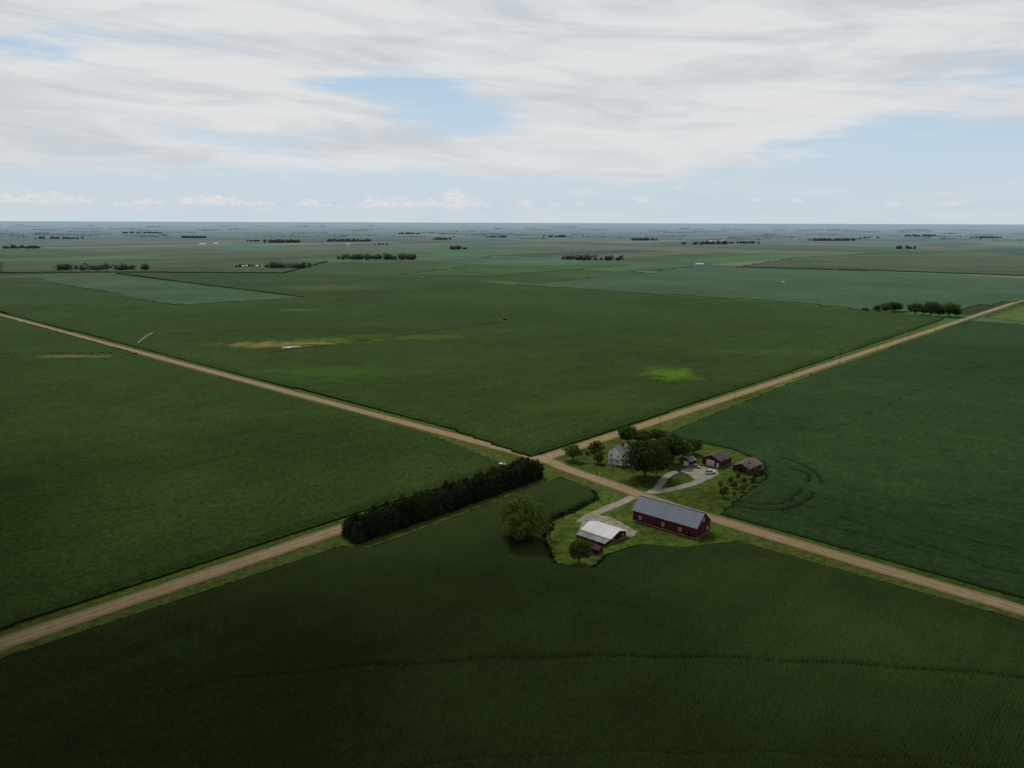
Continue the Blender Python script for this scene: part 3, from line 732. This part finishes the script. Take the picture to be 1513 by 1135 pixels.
# white roofed shed
e = empty('shed', 32.0, 262.0, 0, R(-43)); tag(e, 'low red shed with white metal roof and rusty lean-to on the pale yard', 'shed')
gable(e, 12.2, 9.4, 1.9, 3.4, red, roof_white, y=1.8, over=0.6)
m = MB(); m.add([(-6.4,-2.95,1.75),(6.4,-2.95,1.75),(6.4,-6.7,1.18),(-6.4,-6.7,1.18),(-6.4,-2.95,1.63),(6.4,-2.95,1.63),(6.4,-6.7,1.06),(-6.4,-6.7,1.06)], [(3,2,1,0),(4,5,6,7),(0,1,5,4),(1,2,6,5),(2,3,7,6),(3,0,4,7)])
m.build('lean_to_roof', roof_rust, e)
m = MB(); m.add([(-6.0,-6.4,0),(6.0,-6.4,0),(6.0,-2.93,0),(-6.0,-2.93,0),(-6.0,-6.4,1.08),(6.0,-6.4,1.08),(6.0,-2.93,1.6),(-6.0,-2.93,1.6)], [(0,1,5,4),(1,2,6,5),(2,3,7,6),(3,0,4,7),(4,5,6,7)])
m.build('lean_to_wall', red, e)
m = MB(); m.box((6.12,1.6,1.0),(0.06,2.0,1.8)); dd = m.build('door', dark_in, e)
for sy in (-1.2, 4.6):
    m = MB(); m.box((6.12,sy,1.15),(0.06,0.6,0.6)); m.build('window', white, e)
for sx in (-2.5, 1.0):
    m = MB(); m.box((sx,-6.43,0.58),(1.6,0.06,0.8)); m.build('feed_opening', dark_in, e)
# little red shed
e = empty('shed', *P(881,817), 0, R(-38)); tag(e, 'tiny red shed with reddish roof in front of the white roofed shed', 'shed')
gable(e, 3.6, 2.8, 1.9, 2.8, red, plain('red_roof', (0.13,0.06,0.05), 0.8, 0.2), over=0.25)
opening(e, 'f', 3.6, 2.8, 0.3, 0.95, 0.8, 1.5, 'door', red, dark_in, bars=False)
# farmhouse
hx, hy = P(916,684)
e = empty('farmhouse', hx, hy, 0, R(-43)); tag(e, 'white two storey farmhouse with grey roof behind the largest tree', 'house')
gable(e, 8.5, 7.4, 6.0, 8.6, white_board, roof_grey, rz=R(90), over=0.4)
gable(e, 6.0, 5.5, 5.2, 7.3, white_board, roof_grey, x=5.6, y=0.8, rz=0, over=0.35, names=('wing_wall','wing_roof'))
for z_ in (1.6, 4.3):
    for s in (-2.0, 1.8): opening(e, 'f', 7.4, 8.5, s, z_, 0.7, 1.2)
    for s in (-2.4, 2.4): opening(e, 'l', 7.4, 8.5, s, z_, 0.7, 1.2)
m = MB(); m.box((0.9,0.5,8.7),(0.8,0.8,2.0)); m.build('chimney', brick, e)
m = MB(); m.box((-0.2,-5.25,2.7),(4.6,1.8,0.16)); m.build('porch_roof', roof_grey, e)
for s in (-2.2, 1.8):
    m = MB(); m.box((s,-6.0,1.3),(0.16,0.16,2.6)); m.build('porch_post', white, e)
m = MB(); m.box((-0.2,-5.3,0.2),(4.6,1.9,0.4)); m.build('porch_floor', conc, e)
# red garage
e = empty('garage', *P(1059,685), 0, R(47)); tag(e, 'red garage with brown roof and big white overhead door', 'garage')
L, W = 11.0, 9.0
gable(e, L, W, 3.2, 5.2, red, roof_brown, over=0.45)
opening(e, 'l', L, W, 0.3, 1.5, 3.8, 2.7, 'garage_door', white, white, bars=False)
opening(e, 'l', L, W, -3.4, 1.1, 0.9, 2.0, 'door', white, white, bars=False)
for s in (-3, 0, 3): opening(e, 'f', L, W, s, 1.8, 0.7, 0.6, fm=trimred)
# second red shed
e = empty('shed', *P(1104,694), 0, R(47)); tag(e, 'low red shed with weathered brown roof right of the garage', 'shed')
L, W = 12.5, 8.0
gable(e, L, W, 2.5, 4.2, red, roof_mix, over=0.4)
opening(e, 'l', L, W, 0.0, 1.25, 2.6, 2.2, 'door', trimred, dark_in, bars=False)
for s in (-4, 0, 4): opening(e, 'f', L, W, s, 1.5, 0.7, 0.6, fm=trimred)
m = MB(); m.box((-1.5,-1.6,3.75),(0.9,0.9,0.7)); m.build('roof_vent', plain('vent_brown',(0.14,0.06,0.05),0.8,0.2), e)
# small white doored shed
e = empty('shed', *P(1018,687), 0, R(47)); tag(e, 'small shed with white door and grey roof left of the red garage', 'shed')
gable(e, 5.0, 4.2, 2.5, 3.8, red, roof_grey, over=0.3)
opening(e, 'l', 5.0, 4.2, 0.0, 1.15, 2.4, 2.1, 'door', white, white, bars=False)

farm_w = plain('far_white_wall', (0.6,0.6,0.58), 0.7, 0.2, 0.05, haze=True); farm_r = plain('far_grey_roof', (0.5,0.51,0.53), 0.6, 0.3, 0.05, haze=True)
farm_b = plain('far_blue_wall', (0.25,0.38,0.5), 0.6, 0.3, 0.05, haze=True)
for (px, py, L, W, h, lab, wm_) in ((362,395,12,9,5,'small white farmhouse at the left foot of a far farmstead grove',farm_w),(383,394.5,14,8,4,'white shed between the halves of the far farmstead grove',farm_w),
        (1033,393.5,20,10,8,'pale blue farm building alone at the edge of the far right soybeans',farm_b),(1157,418.5,4,3,3,'tiny white hut inside the far right soybean field',farm_w),
        (300,362,30,14,7,'white farm building on the left part of the far plain, left one',farm_w),(320,361,26,14,7,'white farm building on the left part of the far plain, right one',farm_w),
        (1052,358.5,45,18,10,'long white building in the far farm village',farm_w),(1068,357.5,26,16,12,'tall white building in the far farm village',farm_w),(1290,352.5,45,20,9,'white farm building near the right skyline',farm_w),
        (676,368,18,9,6,'white house beside the square grove at centre',farm_w),(515,362,22,12,6,'white shed below the left of centre skyline',farm_w)):
    e = empty('farm_building', *P(px, py), 0, R(random.choice((-20,10,-43,5)))); tag(e, lab, 'building')
    gable(e, L, W, h*0.65, h, wm_, farm_r, found=False)

# ------------------------------------------------------------------ pivot irrigation
steel = plain('galvanised_steel', (0.36,0.38,0.40), 0.4, 0.6, 0.1, haze=True); rubber = plain('rubber', (0.02,0.02,0.02), 0.9, 0.2)
dull = plain('dull_weathered_steel', (0.24,0.255,0.21), 0.8, 0.2, 0.1)
pc = Vector(P(742,474.5,3)); pe = Vector(P(226,493,3)); ex = Vector(P(203,509,3))
e = empty('irrigation_pivot', pc.x, pc.y); tag(e, 'long thin centre pivot irrigation boom standing over the big corn field', 'irrigation boom')
m = MB()
for k in range(4):
    a = R(45+90*k); m.tube([(2.2*math.cos(a),2.2*math.sin(a),0),(0.4*math.cos(a),0.4*math.sin(a),4.6)], 0.12, 5)
m.tube([(0,0,0),(0,0,5)], 0.16, 6); m.build('pivot_tower', steel, e)
def span(a, b, th=1.0, mt=None):
    mt = mt or dull
    a = Vector((a.x-pc.x, a.y-pc.y, 4.2)); b = Vector((b.x-pc.x, b.y-pc.y, 4.2)); L_ = (b-a).length
    d = (b-a).normalized(); nn_ = Vector((-d.y, d.x, 0)); m = MB(); pts = []
    for k in range(9):
        t = k/8; pts.append(a.lerp(b, t)+Vector((0,0,1.0*math.sin(math.pi*t))))
    m.tube(pts, 0.13*th, 6)
    for s in (-1, 1):
        low = [pts[0]]+[pts[k]+Vector((0,0,-1.2*math.sin(math.pi*k/8)**0.5))+nn_*s*0.8*math.sin(math.pi*k/8)**0.5 for k in range(1,8)]+[pts[-1]]
        m.tube(low, 0.04*th, 4)
        for k in range(1,8): m.tube([pts[k], low[k]], 0.04*th, 4)
    m.build('span', mt, e)
    m = MB()
    for s in (-1, 1):
        m.tube([b+Vector((0,0,0.1)), Vector((b.x,b.y,0.7))+nn_*s*2.2], 0.08, 5)
    m.tube([Vector((b.x,b.y,0.75))-nn_*2.4, Vector((b.x,b.y,0.75))+nn_*2.4], 0.08, 5)
    tw = m.build('wheel_tower', mt, e)
    for s in (-1, 1):
        m = MB(); c_ = Vector((b.x,b.y,0.6))+nn_*s*2.2; m.tube([c_-d*0.16, c_+d*0.16], 0.6, 12); m.build('wheel', rubber, tw)
ns = 7
for k in range(ns): span(pc.lerp(pe, k/ns), pc.lerp(pe, (k+1)/ns))
span(pe, ex, 1.5, steel)
e2 = empty('control_cabinet', *P(746,475.5), 0, 0); tag(e2, 'small dark pump shed at the inner end of the irrigation boom', 'shed')
gable(e2, 4, 3, 4.4, 5.2, plain('pump_dark',(0.03,0.03,0.03),0.8,0.2), plain('pump_roof',(0.12,0.09,0.09),0.8,0.2), found=False)

# ------------------------------------------------------------------ utility poles
wood = plain('pole_wood', (0.13,0.10,0.075), 0.9, 0.1, haze=True)
def pole():
    e = empty('utility_pole', 0, 0)
    m = MB(); m.tube([(0,0,-.3),(0,0,10.5)], [0.17,0.1], 8); m.build('pole', wood, e)
    m = MB(); m.box((0,0,9.7),(0.12,2.2,0.14)); c_ = m.build('crossarm', wood, e)
    for s in (-.95,-.4,.4,.95):
        m = MB(); m.tube([(0,s,9.77),(0,s,9.98)], [0.05,0.035], 6); m.build('insulator', steel, c_)
    return e
p0 = pole()
spots = [offset([ (A[3][0]+(A[5][0]-A[3][0])*t, A[3][1]+(A[5][1]-A[3][1])*t), A[5]], -6.5)[0] for t in (0.085,0.165,0.245,0.325,0.405,0.485,0.565,0.645)]
for i, s in enumerate(spots):
    o_ = p0 if i == 0 else dup(p0, *s, 0, R(47.3))
    o_.location = (s[0], s[1], 0); o_.rotation_euler = (0,0,R(47.3))
    tag(o_, 'wooden utility pole along the road to the upper right', 'pole', 'utility poles along the upper right road')

# ------------------------------------------------------------------ vehicles
def vehicle(kind, x, y, rz, paint, label, cat, name):
    e = empty(name, x, y, 0.05, rz); tag(e, label, cat)
    L_, w = (5.4, 1.95) if kind == 'pickup' else (4.6, 1.8)
    a = L_/2
    def loft(prof, w0, w1, zs):
        vs_ = []; n_ = len(prof)
        for s in (-1, 1):
            for (px_, pz) in prof:
                ww = w0 if pz < zs else w1
                vs_.append((px_, s*ww/2, pz))
        fs = [tuple(range(n_)), tuple(range(2*n_-1, n_-1, -1))]
        for k in range(n_): fs.append((k, n_+k, n_+(k+1)%n_, (k+1)%n_))
        m = MB(); m.add(vs_, fs); return m
    if kind == 'pickup':
        loft([(-a,0.4),(a,0.4),(a,0.95),(a-0.2,1.08),(0.9,1.12),(-a,1.12)], w, w-0.12, 1.0).build('body', paint, e)
        loft([(1.1,1.12),(0.5,1.72),(-0.75,1.72),(-1.0,1.12)], w-0.15, w-0.4, 1.3).build('windows', glassm, e)
        m = MB(); m.box((-0.12,0,1.755),(1.3,w-0.42,0.06)); m.build('cab_roof', paint, e)
        m = MB(); m.box((-1.85,0,1.135),(1.5,w-0.4,0.02)); m.build('bed', dark_in, e)
    else:
        loft([(-a,0.35),(a,0.35),(a,0.7),(a-0.25,0.85),(1.2,0.95),(-a+0.1,1.0),(-a,0.8)], w, w-0.1, 0.9).build('body', paint, e)
        loft([(1.2,0.96),(0.45,1.42),(-1.3,1.45),(-2.0,1.01)], w-0.12, w-0.4, 1.1).build('windows', glassm, e)
        m = MB(); m.box((-0.45,0,1.48),(1.6,w-0.44,0.05)); m.build('roof', paint, e)
    for sx in (-a*0.6, a*0.62):
        for s in (-1, 1):
            m = MB(); m.tube([(sx,s*(w/2-0.2),0.34),(sx,s*(w/2+0.01),0.34)], 0.34, 14); wh = m.build('wheel', rubber, e)
            m = MB(); m.tube([(sx,s*(w/2+0.01),0.34),(sx,s*(w/2+0.03),0.34)], 0.18, 10); m.build('rim', steel, wh)
    for s in (-1, 1):
        m = MB(); m.box((a+0.005,s*0.65,0.78),(0.04,0.32,0.16)); m.build('headlight', white, e)
    return e
vp = plain('white_car_paint', (0.7,0.7,0.7), 0.3, 0.6, 0.03); sp_ = plain('silver_car_paint', (0.3,0.31,0.33), 0.3, 0.6, 0.05)
vehicle('pickup', *P(1049,700), R(20), vp, 'white pickup parked on the gravel yard in front of the red garage', 'pickup truck', 'parked_pickup')
vehicle('car', *P(1028,691), R(-40), sp_, 'silver car parked beside the small white doored shed', 'car', 'parked_car')
vehicle('car', *P(741,689), R(48), vp, 'white car on the grass verge behind the crossing end of the windbreak', 'car', 'parked_car')
e = empty('lamp_post', *P(886,709)); tag(e, 'thin white post standing on the lawn edge near the road', 'post')
m = MB(); m.tube([(0,0,0),(0,0,2.6)], 0.08, 8); m.build('post', white, e)
m = MB(); m.box((0,0,2.75),(0.35,0.35,0.3)); m.build('lamp_head', white, e)

# ------------------------------------------------------------------ cloud unseen overhead, added to shade the near fields
np.random.seed(41)
cm_, cnb, cbs = new_diffuse('cloud_blocker_mat')
for l in list(cm_.node_tree.links): cm_.node_tree.links.remove(l)
ctr_ = cnb.n('ShaderNodeBsdfTranslucent'); ctr_.inputs[0].default_value = (0.22,0.235,0.26,1)
cm_.node_tree.links.new(ctr_.outputs[0], [x for x in cm_.node_tree.nodes if x.type == 'OUTPUT_MATERIAL'][0].inputs[0])
cell = 45
xs = np.arange(-2600, 2600, cell); ys = np.arange(-2400, 900, cell)
X, Y = np.meshgrid(xs, ys, indexing='ij'); Z = 680+50*smooth_noise(X.shape, 5)+np.random.rand(*X.shape)*8
X = X+(np.random.rand(*X.shape)-.5)*25; Y = Y+(np.random.rand(*X.shape)-.5)*25
prob = np.clip((790-Y-260*(smooth_noise(X.shape, 9)-0.5))/330, 0, 1)[:-1,:-1]
edge = np.clip((2600-np.abs(X))/900, 0, 1)[:-1,:-1]
k = np.random.rand(*prob.shape) < np.minimum(prob*1.0, edge)
idx = np.arange(X.size).reshape(X.shape)
Q = np.stack([idx[:-1,:-1][k], idx[1:,:-1][k], idx[1:,1:][k], idx[:-1,1:][k]], 1)
struct(link('cloud_blocker', np_mesh('cloud_blocker', np.stack([X.ravel(),Y.ravel(),Z.ravel()],1), Q, cm_)), 'unseen cloud bank hanging above the near fields', 'cloud_blocker')

# ------------------------------------------------------------------ world and sun
SUN_EL, SUN_AZ = R(55), R(-25)
w = bpy.data.worlds.new('World'); bpy.context.scene.world = w; w.use_nodes = True
w.cycles.sampling_method = 'NONE'
nt = w.node_tree; nt.nodes.clear(); nb = NB(nt)
out = nb.n('ShaderNodeOutputWorld'); bg = nb.n('ShaderNodeBackground'); nt.links.new(bg.outputs[0], out.inputs[0]); bg.inputs[1].default_value = 0.1
sky = nb.n('ShaderNodeTexSky', sky_type='NISHITA'); sky.sun_disc = False; sky.sun_elevation = SUN_EL; sky.sun_rotation = SUN_AZ; sky.altitude = 400
g = nb.n('ShaderNodeTexCoord').outputs['Generated']; q = nb.xyz(g)
el = nb.m('MULTIPLY', nb.m('ARCSINE', q[2]), 180/math.pi); az = nb.m('MULTIPLY', nb.m('ARCTAN2', q[0], q[1]), 180/math.pi)
elp = nb.m('MAXIMUM', el, 0.0)
blue = nb.mix(nb.mr(el, 0, 18), (5.6,6.8,7.8), (3.4,5.4,7.4))
blue = nb.mix(0.12, blue, sky.outputs[0])
den_ = nb.m('ADD', elp, 4.0)
v0 = nb.comb(nb.m('MULTIPLY', az, nb.m('DIVIDE', 0.75, den_)), nb.m('MULTIPLY', nb.m('LOGARITHM', den_, 2.718), 2.6), 1.3)
n1 = nb.noise(v0, 1.25, 6, 0.6, 0.35)
v2 = nb.comb(nb.m('MULTIPLY', az, 0.06), nb.m('ADD', nb.m('MULTIPLY', elp, 0.48), nb.m('MULTIPLY', az, 0.03)), 9.3)
n2 = nb.noise(v2, 1.6, 6, 0.66, 1.0)
dens = nb.m('ADD', nb.m('MULTIPLY', n1, 0.52), nb.m('MULTIPLY', n2, 0.48))
def ell(px, py, a, b, tilt=0.0):
    A_, E_ = azel(px, py); A_ = math.degrees(A_); E_ = math.degrees(E_)
    return nb.vm('LENGTH', nb.mapping(nb.comb(az, el, 0.0), (A_, E_, 0), (0,0,R(tilt)), (a, b, 1)))
def gap(px, py, a, b, amt, tilt=0.0): return nb.m('MULTIPLY', nb.mr(ell(px,py,a,b,tilt), 0.1, 1.4, 1, 0), amt)
cov = nb.m('ADD', dens, 0.215)
for gargs in ((685,172,6,1.9,0.34,-8),(550,122,8,1.4,0.27,3),(1400,205,14,2.0,0.30,-3),(1490,110,8,1.6,0.20,0),(170,66,16,1.6,0.18,4),(1290,245,14,1.2,0.18,0),(450,195,12,0.8,0.12,0),(1000,288,60,2.0,0.22,0),(350,215,10,0.8,0.13,0),(300,270,30,1.2,0.14,0)):
    cov = nb.m('SUBTRACT', cov, gap(*gargs))
mask = nb.mr(cov, 0.42, 0.64)
sh = nb.noise(nb.comb(nb.m('MULTIPLY', az, 0.045), nb.m('ADD', nb.m('MULTIPLY', elp, 0.30), nb.m('MULTIPLY', az, 0.015)), 5.5), 1.8, 6, 0.6, 0.5)
white_c = nb.mix(nb.mr(sh, 0.30, 0.62), (5.75,6.2,6.55), (7.6,7.65,7.6))
white_c = nb.mix(nb.mr(el, 20, 50), white_c, nb.scale(white_c, 0.8))
white_c = nb.mix(nb.mr(nb.m('ABSOLUTE', az), 24, 55), white_c, nb.scale(white_c, 0.86))
col = nb.mix(nb.m('MULTIPLY', mask, 0.96), blue, white_c)
col = nb.mix(nb.mr(el, 0.0, 6.0, 0.75, 0.0), col, (5.65,6.5,7.2))
lob = nb.noise(nb.comb(nb.m('MULTIPLY', az, 1.5), nb.m('MULTIPLY', el, 2.6), 4.0), 1.9, 4, 0.62)
cc_ = nb.mix(nb.mr(lob, 0.35, 0.65), (6.4,6.75,7.0), (8.2,8.05,7.8))
bE = math.degrees(azel(400,304)[1]); azp = lambda px: math.degrees(azel(px,300)[0])
def cumulus(base, hmax, seed, freq, thr, a0, a1, bright):
    h1 = nb.noise(nb.comb(nb.m('MULTIPLY', az, freq), seed, 0.0), 1.0, 2, 0.5)
    hh = nb.mr(h1, thr, thr+0.22, 0, hmax, False)
    top = nb.m('ADD', base, nb.m('MULTIPLY', hh, nb.m('ADD', 0.2, nb.m('MULTIPLY', lob, 1.5))))
    mk = nb.m('MULTIPLY', nb.mr(nb.m('SUBTRACT', top, el), 0.0, 0.12), nb.mr(el, base-0.08, base+0.12))
    mk = nb.m('MULTIPLY', mk, nb.mr(hh, 0.02, 0.12))
    mk = nb.m('MULTIPLY', mk, nb.m('MULTIPLY', nb.mr(az, a0-1.5, a0+1.5), nb.mr(az, a1-1.5, a1+1.5, 1, 0)))
    return nb.m('MULTIPLY', mk, bright)
m1 = cumulus(bE, 0.66, 2.3, 0.42, 0.36, azp(-100), azp(725), 0.58)
m2 = cumulus(bE-0.4, 0.3, 4.1, 0.5, 0.45, azp(-100), azp(650), 0.28)
mk = nb.m('MAXIMUM', m1, m2)
lb = nb.m('MULTIPLY', nb.m('SUBTRACT', lob, 0.5), 2.2)
for (px, py, a, b, br) in ((672,294,1.1,1.0,0.85),(778,300,0.8,0.35,0.65),(820,303,0.6,0.2,0.45),(857,301,0.5,0.2,0.5),(947,295,0.75,0.35,0.65),(1002,277,0.4,0.2,0.5),(1117,294,0.45,0.25,0.6),(1178,296,0.55,0.25,0.6),(1320,301,0.6,0.2,0.5),(1405,301,1.0,0.2,0.5),(590,297,1.2,0.4,0.55)):
    mk = nb.m('MAXIMUM', mk, nb.m('MULTIPLY', nb.mr(nb.m('ADD', ell(px,py,a,b), lb), 0.5, 1.0, 1, 0), br))
col = nb.mix(mk, col, cc_)
nb._set(bg.inputs[0], col)
sd = bpy.data.lights.new('sun', 'SUN'); so = bpy.data.objects.new('sun', sd); C.objects.link(so)
sd.energy = 1.8; sd.angle = R(6); sd.color = (1.0, 0.95, 0.86)
S = Vector((math.sin(SUN_AZ)*math.cos(SUN_EL), math.cos(SUN_AZ)*math.cos(SUN_EL), math.sin(SUN_EL)))
so.rotation_euler = S.to_track_quat('Z', 'Y').to_euler(); so.location = (0, 0, 400)
